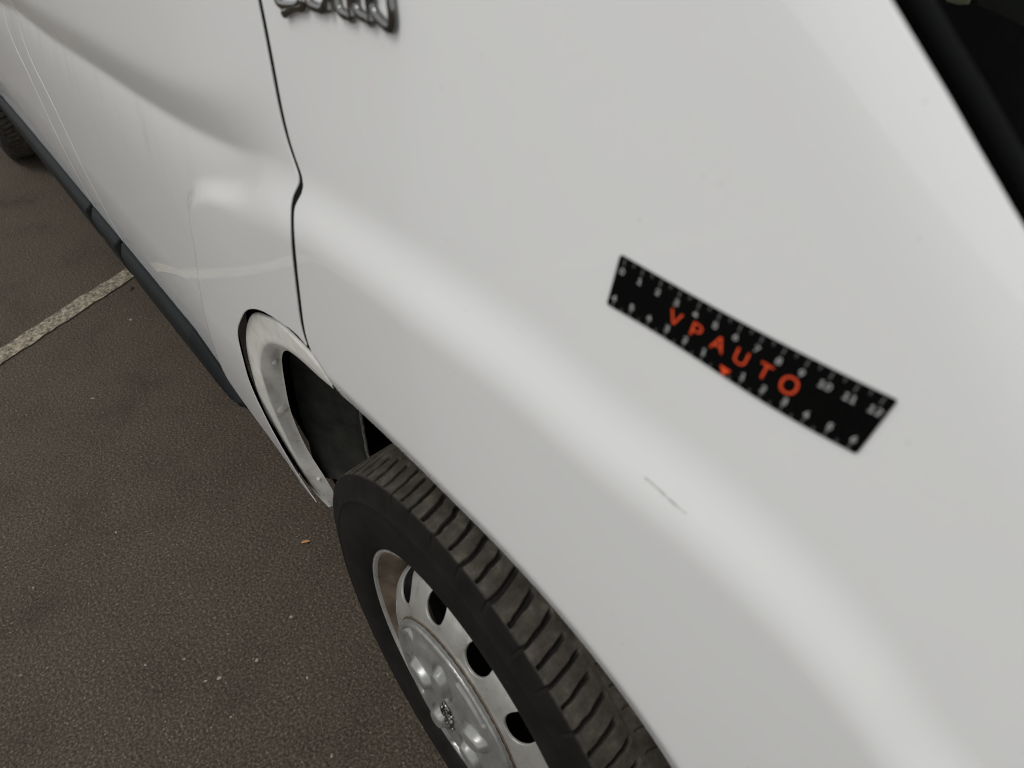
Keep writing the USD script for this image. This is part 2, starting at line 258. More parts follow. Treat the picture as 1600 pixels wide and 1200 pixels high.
# painted body: white, clear coat, a dusting of dirt and run-off streaks low on the doors
mat('white_paint', {
    'g': ('texture_coordinate', {}), 'sx': ('separate_xyz', {}),
    'n': ('noise_texture', {'scale': 6., 'detail': 6., 'roughness': .6}),
    'mp': ('mapping', {'mapping_type': 'point', 'scale': (26., 10., 6.)}), 'st': ('noise_texture', {'scale': 1., 'detail': 4., 'roughness': .6}),
    'sr': ('map_range', {'from_min': .52, 'from_max': .74, 'to_min': 0., 'to_max': 1., 'clamp': True}),
    'xr': ('map_range', {'from_min': -.35, 'from_max': -.75, 'to_min': 0., 'to_max': 1., 'clamp': True}),
    'zr': ('map_range', {'from_min': .98, 'from_max': .90, 'to_min': 0., 'to_max': 1., 'clamp': True}),
    'zr2': ('map_range', {'from_min': .70, 'from_max': .86, 'to_min': 0., 'to_max': 1., 'clamp': True}),
    'm1': ('math', {'math_type': 'multiply'}), 'm2': ('math', {'math_type': 'multiply'}), 'm3': ('math', {'math_type': 'multiply'}), 'm4': ('math', {'math_type': 'multiply', 'value2': .22}),
    'd': ('mix_color', {'a': (.775, .78, .78), 'b': (.755, .757, .75)}), 'c': ('mix_color', {'b': (.42, .37, .30)}),
    'dn': ('noise_texture', {'scale': 3.2, 'detail': 7., 'roughness': .68, 'distortion': .8}), 'dr': ('map_range', {'from_min': .35, 'from_max': .68, 'to_min': .02, 'to_max': .10, 'clamp': True}), 'sp': ('voronoi_texture', {'scale': 42.}), 'spr': ('map_range', {'from_min': .045, 'from_max': .03, 'to_min': 0., 'to_max': .25, 'clamp': True}), 'c2': ('mix_color', {'b': (.30, .28, .25)}),
    'p': ('principled_bsdf', {'roughness': .42, 'specular_ior_level': .3, 'coat_weight': 1., 'coat_roughness': .035, 'coat_ior': 1.5})},
    [('g.object', 'dn.vector'), ('dn.fac', 'dr.value'), ('dr.result', 'p.coat_roughness'), ('g.object', 'n.vector'), ('g.object', 'sx.vector'), ('g.object', 'mp.vector'), ('mp.vector', 'st.vector'), ('st.fac', 'sr.value'), ('sx.x', 'xr.value'), ('sx.z', 'zr.value'), ('sx.z', 'zr2.value'),
     ('sr.result', 'm1.value1'), ('xr.result', 'm1.value2'), ('m1.value', 'm2.value1'), ('zr.result', 'm2.value2'), ('m2.value', 'm3.value1'), ('zr2.result', 'm3.value2'), ('m3.value', 'm4.value1'),
     ('n.fac', 'd.fac'), ('d.result', 'c.a'), ('m4.value', 'c.fac'), ('g.object', 'sp.vector'), ('sp.distance', 'spr.value'), ('c.result', 'c2.a'), ('spr.result', 'c2.fac'), ('c2.result', 'p.base_color')])
mat('dirty_paint', {
    'g': ('texture_coordinate', {}), 'n': ('noise_texture', {'scale': 45., 'detail': 7., 'roughness': .7}), 'n2': ('noise_texture', {'scale': 9., 'detail': 3.}),
    'r': ('rgb_ramp', {'ramp': [(.30, (.52, .49, .43)), (.50, (.62, .605, .565)), (.7, (.66, .65, .62))]}),
    'v': ('voronoi_texture', {'scale': 110.}), 'vr': ('map_range', {'from_min': .16, 'from_max': .08, 'to_min': 0., 'to_max': .8, 'clamp': True}), 'c': ('mix_color', {'b': (.10, .075, .05)}),
    'sx': ('separate_xyz', {}), 'zr': ('map_range', {'from_min': .52, 'from_max': .34, 'to_min': 0., 'to_max': 1., 'clamp': True}), 'm': ('math', {'math_type': 'multiply'}),
    'p': ('principled_bsdf', {'roughness': .55, 'specular_ior_level': .3, 'coat_weight': .15, 'coat_roughness': .25})},
    [('g.object', 'n.vector'), ('n.fac', 'r.fac'), ('g.object', 'v.vector'), ('v.distance', 'vr.value'), ('g.object', 'sx.vector'), ('sx.z', 'zr.value'), ('zr.result', 'm.value1'), ('vr.result', 'm.value2'),
     ('r.color', 'c.a'), ('m.value', 'c.fac'), ('c.result', 'p.base_color')])
mat('asphalt', {
    'g': ('texture_coordinate', {}),
    'n1': ('noise_texture', {'scale': 185., 'detail': 5., 'roughness': .82}), 'r1': ('rgb_ramp', {'ramp': [(.32, (.011, .0086, .0064)), (.44, (.053, .0422, .0322)), (.55, (.088, .0705, .0545)), (.68, (.23, .192, .153))]}),
    'n2': ('noise_texture', {'scale': 5.5, 'detail': 6., 'roughness': .62}), 'r2': ('rgb_ramp', {'ramp': [(.28, (.68, .68, .68)), (.40, (.89, .89, .89)), (.50, (.99, .99, .98)), (.70, (1.08, 1.07, 1.06))]}),
    'm': ('mix_color', {'blend_type': 'multiply', 'fac': 1., 'use_clamp': False}),
    'v': ('voronoi_texture', {'scale': 75.}), 'vr': ('map_range', {'from_min': .115, 'from_max': .07, 'to_min': 0., 'to_max': .75, 'clamp': True}), 'w': ('white_noise_texture', {}),
    'wm': ('math', {'math_type': 'greater_than', 'value2': .55}), 'vm': ('math', {'math_type': 'multiply'}), 'c': ('mix_color', {'b': (.34, .30, .25)}),
    'v2': ('voronoi_texture', {'scale': 130.}), 'vc': ('voronoi_texture', {'scale': 230.}), 'ba': ('math', {'math_type': 'multiply_add', 'value2': .6}), 'b': ('bump', {'strength': .9, 'distance': .0035}),
    'p': ('principled_bsdf', {'roughness': .9, 'specular_ior_level': .14})},
    [('g.object', 'n1.vector'), ('g.object', 'n2.vector'), ('n1.fac', 'r1.fac'), ('n2.fac', 'r2.fac'), ('r1.color', 'm.a'), ('r2.color', 'm.b'),
     ('g.object', 'v.vector'), ('v.distance', 'vr.value'), ('v.color', 'w.vector'), ('w.value', 'wm.value1'), ('vr.result', 'vm.value1'), ('wm.value', 'vm.value2'), ('m.result', 'c.a'), ('vm.value', 'c.fac'), ('c.result', 'p.base_color'),
     ('g.object', 'v2.vector'), ('v2.distance', 'ba.value1'), ('n1.fac', 'ba.value3'), ('ba.value', 'b.height'), ('b.normal', 'p.normal')])
mat('line_paint', {
    'g': ('texture_coordinate', {}),
    'n1': ('noise_texture', {'scale': 95., 'detail': 5., 'roughness': .75}), 'r1': ('rgb_ramp', {'ramp': [(.40, (.07, .057, .043)), (.50, (.19, .163, .12)), (.60, (.34, .30, .23)), (.75, (.43, .39, .305))]}),
    'n2': ('noise_texture', {'scale': 240., 'detail': 3.}), 'b': ('bump', {'strength': .8, 'distance': .003}),
    'p': ('principled_bsdf', {'roughness': .8, 'specular_ior_level': .3})},
    [('g.object', 'n1.vector'), ('n1.fac', 'r1.fac'), ('r1.color', 'p.base_color'), ('g.object', 'n2.vector'), ('n2.fac', 'b.height'), ('b.normal', 'p.normal')])
mat('tyre_rubber', {
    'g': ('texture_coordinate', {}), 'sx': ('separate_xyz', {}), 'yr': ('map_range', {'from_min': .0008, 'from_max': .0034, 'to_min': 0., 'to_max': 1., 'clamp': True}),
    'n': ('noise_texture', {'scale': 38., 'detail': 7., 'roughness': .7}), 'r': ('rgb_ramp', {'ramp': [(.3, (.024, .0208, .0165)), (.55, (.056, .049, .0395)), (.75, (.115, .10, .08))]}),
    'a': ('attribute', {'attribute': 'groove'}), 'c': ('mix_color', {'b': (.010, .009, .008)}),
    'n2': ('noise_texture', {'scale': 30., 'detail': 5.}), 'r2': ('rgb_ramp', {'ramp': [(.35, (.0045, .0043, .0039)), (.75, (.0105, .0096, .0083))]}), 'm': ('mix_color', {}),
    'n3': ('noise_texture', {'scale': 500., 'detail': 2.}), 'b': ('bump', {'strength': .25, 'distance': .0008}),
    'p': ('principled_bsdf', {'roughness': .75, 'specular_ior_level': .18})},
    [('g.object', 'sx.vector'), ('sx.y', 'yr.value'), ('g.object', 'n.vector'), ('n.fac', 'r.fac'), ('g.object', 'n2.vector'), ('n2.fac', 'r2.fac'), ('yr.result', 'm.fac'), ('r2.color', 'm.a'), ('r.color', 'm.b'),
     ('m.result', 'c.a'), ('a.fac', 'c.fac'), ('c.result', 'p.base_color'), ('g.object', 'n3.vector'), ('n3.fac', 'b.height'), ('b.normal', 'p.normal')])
mat('wheel_silver', {
    'g': ('texture_coordinate', {}), 'n': ('noise_texture', {'scale': 28., 'detail': 7., 'roughness': .7}),
    'r': ('rgb_ramp', {'ramp': [(.30, (.22, .20, .165)), (.44, (.38, .37, .345)), (.7, (.47, .468, .45))]}),
    'v': ('voronoi_texture', {'scale': 60.}), 'vr': ('map_range', {'from_min': .09, 'from_max': .05, 'to_min': 0., 'to_max': .7, 'clamp': True}), 'c': ('mix_color', {'b': (.10, .06, .035)}),
    'p': ('principled_bsdf', {'roughness': .38, 'metallic': .55, 'specular_ior_level': .5})},
    [('g.object', 'n.vector'), ('n.fac', 'r.fac'), ('g.object', 'v.vector'), ('v.distance', 'vr.value'), ('r.color', 'c.a'), ('vr.result', 'c.fac'), ('c.result', 'p.base_color')])
plain('rim_barrel', (.15, .115, .085), .5, metal=.35, noise=.55, nscale=22)
plain('rust', (.085, .06, .038), .85, noise=.5, nscale=80)
plain('cap_silver', (.25, .25, .24), .30, metal=.5, noise=.25, nscale=30)
plain('chrome', (.20, .20, .195), .10, metal=1.)
plain('trim_plastic', (.0065, .0078, .0088), .6, spec=.18, noise=.15, nscale=30, bump=.15, bscale=900)
plain('seal_rubber', (.003, .0034, .0034), .55, spec=.09)
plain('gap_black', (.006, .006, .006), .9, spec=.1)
plain('liner_plastic', (.022, .0225, .0195), .7, spec=.3, noise=.6, nscale=26, bump=.8, bscale=60)
plain('liner_dust', (.10, .095, .082), .8, noise=.6, nscale=70)
plain('cabin_black', (.004, .0045, .0035), .8, spec=.05)
plain('glint_olive', (.06, .058, .042), .7)
plain('glint_cream', (.75, .66, .48), .7)
plain('magnet_black', (.003, .003, .003), .45, spec=.05)
plain('print_white', (.55, .55, .54), .6, spec=.2)
plain('print_grey', (.15, .15, .145), .6, spec=.2)
plain('print_red', (.72, .075, .022), .5, spec=.3)
plain('scratch_grey', (.43, .43, .415), .6)
plain('stone_white', (.27, .245, .205), .8, noise=.2)
plain('stone_dark', (.03, .025, .02), .8, noise=.3)
plain('leaf_orange', (.42, .20, .075), .7, noise=.25, nscale=200)
mat('windscreen_glass', {'t': ('transparent_bsdf', {'color': (.55, .60, .55)}), 'g': ('glossy_bsdf', {'color': (.9, .9, .9), 'roughness': .01}), 'f': ('fresnel', {'IOR': 1.12}), 'm': ('mix_closure', {})},
    [('f.fac', 'm.fac'), ('t.BSDF', 'm.closure1'), ('g.BSDF', 'm.closure2')], surface='m.closure')

# ------------------------------------------------------------------ ground and markings
def sheet(x0, x1, y0, y1, z, n=2):
    return trimesh.Trimesh([(x0, y0, z), (x1, y0, z), (x1, y1, z), (x0, y1, z)], [(0, 1, 2), (0, 2, 3)], process=False)
g = obj('ground', sheet(-90, 90, -90, 90, 0), 'asphalt', smooth=False); tag(g, kind='structure', label='brown grey asphalt of the car park with pale stone chips')

def stripe(a0, a1, b0, b1, z=.004):
    """a painted line between edge a and edge b, its edges slightly ragged"""
    n = 220; t = np.linspace(0, 1, n)[:, None]
    A, B = np.array(a0) * (1 - t) + np.array(a1) * t, np.array(b0) * (1 - t) + np.array(b1) * t
    d = (np.array(b0) - a0); d = d / np.linalg.norm(d)
    A = A + d * rng.normal(0, .0025, (n, 1)); B = B + d * rng.normal(0, .0025, (n, 1))
    V = np.vstack([np.c_[A, np.full(n, z)], np.c_[B, np.full(n, z)]])
    k = np.arange(n - 1)
    F = tris(np.stack([k, k + 1, n + k + 1, n + k], 1))
    m = trimesh.Trimesh(V, F, process=False)
    if m.face_normals[0, 2] < 0: m.invert()
    return m
c0, dr = np.array((-1.842, -.336)), np.array((-.192, .422)); dr /= np.linalg.norm(dr); pn = np.array((-dr[1], dr[0]))
w0, w1 = .037, .031
L0, L1 = -3.2, 2.4
pl = obj('parking_line', stripe(c0 + dr * L0 + pn * w0, c0 + dr * L1 + pn * w1, c0 + dr * L0 - pn * w0, c0 + dr * L1 - pn * w1), 'line_paint', smooth=False)
tag(pl, label='worn cream painted parking line running under the van sill', category='parking line')

# ------------------------------------------------------------------ the van
van = thing('van', 'white panel van with a steel front wheel and black sill trim', 'van')
S = Body(ZT, LIP, BULGE, BAND)
def YS(x, z): return S(x, z)
seam = np.array(SEAM)[:-2]
seam = np.vstack([[seam[0] + (seam[0] - seam[1]) * 2.2], seam, [(-.2315, .80), (-.222, .775)]])
seam = np.vstack([[(-.262, 1.33)], spl(seam, 80)])
gap = np.array(DOOR_GAP)
gap = np.vstack([[(-.222, .781)], gap[1:], [(-.568, .205)]]); gap = spl(gap, 70)
lip = np.array(LIP)
glass = np.array(GLASS)
ge = np.vstack([glass[0] + (glass[0] - glass[2]) * 2.2, glass, glass[-1] + (glass[-1] - glass[2]) * 1.2, glass[-1] + (glass[-1] - glass[2]) * 3.2]) 
rear_arch = Point(-3.33, .34).buffer(.43, 48)
outline = Polygon(np.vstack([[(-4.3, 1.30), (-4.3, .205)], gap[::-1], lip, [(lip[-1][0] + .015, .25), (.80, .25), (.80, .86)], np.stack([ge[::-1, 0], ge[::-1, 2]], 1), [(ge[0][0] - .02, 1.31)]])).buffer(0).difference(rear_arch)
if isinstance(outline, MultiPolygon): outline = max(outline.geoms, key=lambda q: q.area)
dr_r = np.array(DOOR_REAR); dr_r = np.array([(-1.56, 1.32), (-1.60, .95), (-1.607, .86), (-1.598, .80), (-1.545, .735), (-1.492, .64), (-1.462, .53), (-1.462, .40), (-1.462, .15)])
pr_r = np.array([(-1.74, 1.32), (-1.775, .95), (-1.782, .85), (-1.772, .79), (-1.73, .738), (-1.692, .645), (-1.668, .565), (-1.690, .40), (-1.69, .15)])
cuts = [LineString(seam).buffer(.0048), LineString(spl(dr_r, 90)).buffer(.0025), LineString(spl(pr_r, 90)).buffer(.0025)]
pieces = outline.difference(shapely.union_all(cuts))
pieces = sorted([q for q in pieces.geoms if q.area > .01], key=lambda q: -q.centroid.x)
assert len(pieces) == 4, [q.centroid.x for q in pieces]
fender = add_panel('fender', pieces[0], YS, 'white_paint', van, g=.004, r=.0008, depth=.0008)
door = add_panel('front_door', pieces[1], YS, 'white_paint', van, g=.006, r=.0008, depth=.0008)
add_panel('pillar_panel', pieces[2], YS, 'white_paint', van, g=.009, r=.0008, depth=.0008)
add_panel('side_panel', pieces[3], YS, 'white_paint', van, g=.014, r=.0008, depth=.0008)
ins = outline.buffer(-.004)
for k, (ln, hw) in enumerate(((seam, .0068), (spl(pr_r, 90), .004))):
    add_panel('seam_shade', LineString(ln).buffer(hw).intersection(ins), lambda x, z: S(x, z) + .0015, 'gap_black', van, g=.006, hem=False)  # flush black strips, the shade of the shut-line gaps painted as colour
# added black sheet behind the shut lines: gap shade put into its colour
add_panel('gap_shade_sheet', outline.buffer(-.014), lambda x, z: S(x, z) + .0085, 'gap_black', van, g=.02, hem=False)

# arch panel behind the front wheel: outer round, face, inner round, flange
ao, ai, fl = (spl(np.array(q), 90) for q in (ARCH_OUT, ARCH_IN, FLANGE))
rows = []
for k in range(90):
    o, i, f = ao[k], ai[k], fl[k]
    e = (o - i) / (np.linalg.norm(o - i) + 1e-9); e[1] = 0
    d1 = f - i; L = np.linalg.norm(d1); d1 /= L
    r = min(.006, .3 * np.linalg.norm(o - i) + .001)
    row = [o + [0, .0045, 0], o - e * .0004 + [0, .0022, 0], o - e * .0016 + [0, .0007, 0], o - e * .0035, o - e * (.0035 + r)]
    a, b = i + e * r * 1.4, i + d1 * r * 1.4
    for t in np.linspace(0, 1, 6): row.append((1 - t) ** 2 * a + 2 * t * (1 - t) * i + t * t * b)
    for t in (.4, .7, 1.): row.append(b * (1 - t) + f * t)
    row.append(f + [.0, .004, 0] + d1 * 0 - e * .004)
    rows.append(row)
rows = np.array(rows); nr = rows.shape[1]
AP = trimesh.Trimesh(rows.reshape(-1, 3), tris(grid_faces(90, nr)), process=False)
if AP.face_normals[:, 1].mean() > 0: AP.invert()
arch = obj('arch_panel', AP, 'dirty_paint', van, smooth=True)
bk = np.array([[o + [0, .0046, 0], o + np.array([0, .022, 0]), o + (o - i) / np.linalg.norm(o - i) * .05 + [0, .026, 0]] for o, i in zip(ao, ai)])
obj('arch_gap_shade', trimesh.Trimesh(bk.reshape(-1, 3), tris(grid_faces(90, 3)), process=False), 'gap_black', arch, smooth=True)  # black wall that gives the door-to-arch gap its shade by colour
for k, (q, rad) in enumerate(zip(SCREWS, (.0085, .004, .0035))):
    q = np.array(q); j = np.argmin(np.linalg.norm(rows[:, 12] - q, axis=1)); base = rows[j, 12]; nrm = AP.vertex_normals.reshape(90, nr, 3)[j, 12]
    h = revolve([(rad * 1.25, .0), (rad * 1.2, -.0012), (rad, -.0022), (rad * .7, -.0036), (rad * .3, -.0042), (1e-5, -.0043)], 24)
    T = trimesh.geometry.align_vectors([0, -1, 0], nrm); h.apply_transform(T); h.apply_translation(base + nrm * .0003)
    obj('screw', h, 'dirty_paint', arch, smooth=40)

# wheel housing: dusty liner, its inner lip, dark back wall
rows = []
for a in np.radians(np.linspace(38, 189, 130)):
    k_ = np.clip((np.degrees(a) - 120) / 40, 0, 1)
    ro, ri = .455 + .135 * k_, .44 + .048 * k_
    row = []
    for y, q in ((.058, 0.), (.066, .12), (.076, .28), (.086, .45), (.096, .62), (.106, .78), (.114, .90), (.120, .97), (.126, 1.)):
        r_ = ro + (ri - ro) * q; row.append((r_ * math.cos(a), y + .012 * k_, .34 + r_ * math.sin(a)))
    rows.append(row)
rows = np.array(rows); w_ = meshkit.fbm(rows * 26, 3, 5)[..., None] - .5
rows = rows + w_ * .006
LN = trimesh.Trimesh(rows.reshape(-1, 3), tris(grid_faces(130, 9)), process=False)
liner = obj('wheel_arch_liner', LN, 'liner_plastic', van, smooth=True)
obj('liner_edge', tube(rows[:, -1], .0032, 6), 'liner_dust', liner, smooth=True)
hs = np.array([[(r_ * math.cos(a), y, .34 + r_ * math.sin(a)) for y, r_ in ((.034 + .075 * max(0, (math.degrees(a) - 160) / 37) , .628), (.11, .632), (.20, .62), (.45, .60))] for a in np.radians(np.linspace(88, 197, 60))])
obj('wheel_housing', trimesh.Trimesh(hs.reshape(-1, 3), tris(grid_faces(60, 4)), process=False), 'gap_black', van, smooth=True)
obj('housing_wall', bevel_box(-.72, .60, .44, .50, .16, .95), 'gap_black', van, smooth=False)
obj('housing_wall', bevel_box(-.95, -.70, .20, .50, .20, .95), 'gap_black', van, smooth=False)

# sill trim: three lengths of dark plastic with rounded tops, and the rocker beneath
def trimY(poly, thick):
    ring = np.array(poly.exterior.coords); ring = ring if poly.exterior.is_ccw else ring[::-1]
    def Y(x, z):
        x, z = np.broadcast_arrays(np.asarray(x, float), np.asarray(z, float))
        d = np.abs(pline(x, z, ring)); t = np.clip(d / .030, 0, 1)
        return S(x, np.clip(z, .25, 1), chamfer=False) - .004 - (thick - .004) * (1 - (1 - t) ** 2.2)
    return Y
for poly in (Polygon([(-1.4500, .3905), (-.985, .3885), (-.955, .370), (-.90, .33), (-.835, .285), (-.825, .27), (-.84, .262), (-.95, .262), (-1.4500, .262)]),
             Polygon([(-1.695, .3905), (-1.469, .3905), (-1.469, .262), (-1.695, .262)]),
             Polygon([(-2.86, .372), (-2.60, .383), (-2.45, .3905), (-1.713, .3905), (-1.713, .262), (-2.84, .262)])):
    add_panel('sill_trim', poly.buffer(-.006).buffer(.006), trimY(poly, .024), 'trim_plastic', van, g=.008, r=.003, depth=.03)
obj('housing_wall', bevel_box(-3.8, -2.80, .28, .40, .20, .95), 'gap_black', van, smooth=False)
obj('housing_wall', bevel_box(-2.93, -2.82, .07, .30, .20, .85), 'gap_black', van, smooth=False)
add_panel('trim_gap_shade', Polygon([(-2.82, .372), (-2.45, .387), (-1.0, .386), (-.93, .33), (-.93, .266), (-2.82, .266)]), lambda x, z: S(x, np.clip(z, .25, 1), chamfer=False) - .0032, 'gap_black', van, g=.02, hem=False)  # shade in the joints between trim lengths, put in as a black strip
obj('rocker', bevel_box(-2.84, -1.68, .055, .25, .165, .30, .03), 'gap_black', van, smooth=False)

# front wheel and rear wheel
def make_wheel():
    w = UsdGeom.Xform.Define(stage, str(van.GetPath()) + '/wheel'); w.AddTranslateOp().Set(Gf.Vec3d(0, 0, .34)); w = w.GetPrim()
    used[str(w.GetPath())] = 0
    # tyre: profile (r, y) from bead over sidewall, shoulder, crown, and inner sidewall
    prof = [(.2245, .006), (.226, .001), (.232, -.004), (.242, -.0085), (.256, -.0115), (.272, -.0118), (.286, -.0105), (.2985, -.0082), (.3005, -.0094), (.3025, -.0093), (.3045, -.0070), (.314, -.0047), (.322, -.0030), (.328, -.0012), (.3318, .0002), (.3336, .0012), (.3345, .0032), (.3347, .0055)]
    tread_y = np.linspace(.0075, .2075, 101)
    crown = .3348 + .0062 * (1 - ((tread_y - .1075) / .1) ** 2)
    prof = np.array(prof); inner = np.array([(.333, .213), (.30, .224), (.26, .227), (.23, .212)])
    P = np.vstack([prof, np.c_[crown, tread_y], inner]); n = 2640
    th = np.linspace(0, 2 * np.pi, n, endpoint=False); pitch = 2 * np.pi / 88
    TH, YY = np.meshgrid(th, P[:, 1], indexing='ij'); RR = np.broadcast_to(P[None, :, 0], TH.shape).copy()
    wob = .13 * np.sin(TH * 7) + .10 * np.sin(TH * 17 + 1) +   .11 * (meshkit.noise(np.stack([np.cos(TH) * 16, YY * 130, np.sin(TH) * 16], -1), 11) - .5)
    bend = .55 * np.clip((YY - .004) / .045, 0, 1.6) ** 1.5
    s = (TH / pitch + wob - bend); ph = np.abs((s + .5) % 1 - .5); idx = np.floor(s + .5).astype(int)
    long = (idx % 2 == 0)
    wid = .095 + .05 * meshkit.noise(np.stack([np.cos(TH) * 14, YY * 0, np.sin(TH) * 14], -1), 9) + .03 * np.clip((YY - .01) / .03, 0, 1)
    edge = np.clip((wid - ph) / .035, 0, 1)
    y_out, y_in = np.where(long, -.0045, .0038), np.where(long, .0475, .044)
    on = np.clip((YY - y_out) / .0012, 0, 1) * np.clip((y_in - YY) / .003, 0, 1)
    on = on * (np.arange(len(P)) >= 10)[None, :]
    groove = edge * on
    # thin cuts on the next rib, and three round grooves
    s2 = TH / pitch * 1.0 + .3 + 9 * (YY - .05); ph2 = np.abs((s2 + .5) % 1 - .5)
    sipe = np.clip((.045 - ph2) / .02, 0, 1) * ((YY > .0535) & (YY < .079)) 
    circ = np.zeros_like(TH)
    for yc, hw in ((.0865, .0045), (.128, .0045), (.050, .0009), (.17, .004)):
        circ = np.maximum(circ, np.clip((hw - np.abs(YY - yc)) / .0015, 0, 1))
    circ *= (YY > .03)
    worn = meshkit.fbm(np.stack([np.cos(TH) * 30, YY * 90, np.sin(TH) * 30], -1), 3, 3) - .5
    RR = RR - groove * .0052 - sipe * .003 - circ * np.where(np.abs(YY - .05) < .003, .0012, .006) + worn * .0012 * ((YY > .0) & (YY < .21))
    # ragged scuffed shoulder edge
    rag = meshkit.noise(np.stack([np.cos(TH) * 90, YY * 200, np.sin(TH) * 90], -1), 8) - .5
    sh = np.exp(-((YY - .003) / .0022) ** 2) * (P[None, :, 0] > .32)
    RR = RR + rag * .0016 * sh; Yv = YY - rag * .0012 * sh
    V = np.stack([RR * np.cos(TH), Yv, RR * np.sin(TH)], -1).reshape(-1, 3)
    F = tris(grid_faces(n, len(P), True))
    T = trimesh.Trimesh(V, F, process=False)
    if (T.face_normals * (T.triangles_center * [1, 0, 1])).sum() < 0: T.invert()
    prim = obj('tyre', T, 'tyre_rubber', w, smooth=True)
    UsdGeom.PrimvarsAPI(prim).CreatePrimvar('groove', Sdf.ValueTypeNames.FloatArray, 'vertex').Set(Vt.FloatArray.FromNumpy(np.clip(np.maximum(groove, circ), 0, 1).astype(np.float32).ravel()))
    # rim: rolled lip and barrel
    lipP = [(.2262, .009), (.2258, .0035), (.2248, .0014), (.2232, .0006), (.2216, .0010), (.2202, .0030), (.2195, .007)]
    lipm = revolve(lipP, 160)
    if (lipm.face_normals[:, 1]).mean() > 0: lipm.invert()
    rim = obj('rim', lipm, 'wheel_silver', w, smooth=True)
    bar = revolve([(.2196, .0060), (.2150, .016), (.2095, .022), (.2040, .026), (.2010, .034), (.1990, .046), (.196, .066), (.192, .085), (.17, .10)], 160)
    if (bar.face_normals * (bar.triangles_center * [1, 0, 1])).sum() > 0: bar.invert()
    obj('rim_barrel', bar, 'rim_barrel', w, smooth=True)
    D = PchipInterpolator([0, .10, .125, .135, .145, .155, .165, .175, .182, .187, .1905, .193], [-.002, -.004, -.0075, -.0078, -.0066, -.0035, .0015, .0085, .016, .025, .036, .052])
    YD = lambda x, z: D(np.hypot(x, z))
    disc = Point(0, 0).buffer(.1925, 64)
    for k in range(12):
        a = math.radians(13 + 30 * k)
        h = affinity.rotate(affinity.scale(Point(0, 0).buffer(1, 16), .0195, .0205), math.degrees(a)); h = affinity.translate(h, .1685 * math.cos(a), .1685 * math.sin(a))
        disc = disc.difference(h)
    add_panel('rim_disc', disc, YD, 'wheel_silver', w, g=.004, r=.0007, depth=.0022)
    back = revolve([(.19, .062), (.12, .058), (.05, .055), (1e-4, .055)], 48)
    obj('brake_drum', back, 'gap_black', w, smooth=True)
    ring = revolve([(.1338, -.0073), (.1332, -.0088), (.1322, -.0096), (.1310, -.0094)], 120)
    if ring.face_normals[:, 1].mean() > 0: ring.invert()
    obj('cap_rust_ring', ring, 'rust', w, smooth=True)
    R0 = PchipInterpolator([0, .028, .034, .05, .085, .098, .106, .112, .120, .126, .1295, .1312], [-.0235, -.0235, -.0215, -.0210, -.0200, -.0175, -.0150, -.0148, -.0172, -.0182, -.0168, -.0110])
    lob = [math.radians(24 + 72 * k) for k in range(5)]
    def YC(x, z):
        r_, t_ = np.hypot(x, z), np.arctan2(z, x); y = R0(np.minimum(r_, .1312))
        for a in lob:
            u, v = x * np.cos(a) + z * np.sin(a) - .064, -x * np.sin(a) + z * np.cos(a)
            wv = .0165 - .10 * np.clip(u, -.03, .03) * .45
            q = np.sqrt((u / .026) ** 2 + (v / wv) ** 2)
            y = y - .0100 * (1 - 1 / (1 + np.exp(-(q - .86) / .055)))
            y = y + .0035 * np.exp(-((q - 1.12) / .13) ** 2) * (q < 1.8)
        for a in lob:
            for off, hw in ((36, 17),):
                da = np.degrees(np.abs((t_ - a - math.radians(off) + np.pi) % (2 * np.pi) - np.pi))
                win = 1 / (1 + np.exp((da - hw) / .5)) / (1 + np.exp(-(r_ - .099) / .0006)) / (1 + np.exp((r_ - .1215) / .0006))
                y = y + win * (.0015 + .0085 * (r_ - .099) / .0225)
        return y
    add_panel('hub_cap', Point(0, 0).buffer(.1310, 64), YC, 'cap_silver', w, g=.0016, r=.0006, depth=.004)
    # emblem on the cap: an upright raised crest
    em = []
    st = [[(-.004, .024), (.003, .026), (.008, .021), (.006, .015)], [(.002, .018), (-.002, .006), (.001, -.006), (-.003, -.016)], [(.000, .012), (.010, .010), (.013, .016)], [(.000, .004), (.009, .000), (.013, .003)],
          [(.000, -.006), (.008, -.012), (.006, -.020), (.011, -.023)], [(-.003, -.016), (-.007, -.022), (-.002, -.025)], [(-.002, -.004), (-.010, -.008), (-.012, .002), (-.008, .008)]]
    for q in st:
        q = np.array(q); q = spl(q, 14); em.append(tube(np.c_[q[:, 0], np.full(len(q), -.0252), q[:, 1]], .0026, 8))
    obj('hub_emblem', trimesh.util.concatenate(em), 'chrome', w, smooth=True)
    vs = tube([(-.02, -.0115, .3002 - .34 + .262), (-.024, -.0122, .247), (-.027, -.0122, .232)], .0008, 6)
    return w
wheel = make_wheel()
rw = UsdGeom.Xform.Define(stage, str(van.GetPath()) + '/wheel_001'); rw.AddTranslateOp().Set(Gf.Vec3d(-3.33, -.005, .34)); rw.GetPrim().GetReferences().AddInternalReference(wheel.GetPath()); rw.GetPrim().SetInstanceable(True)
rw.GetXformOpOrderAttr().Set(['xformOp:translate'])

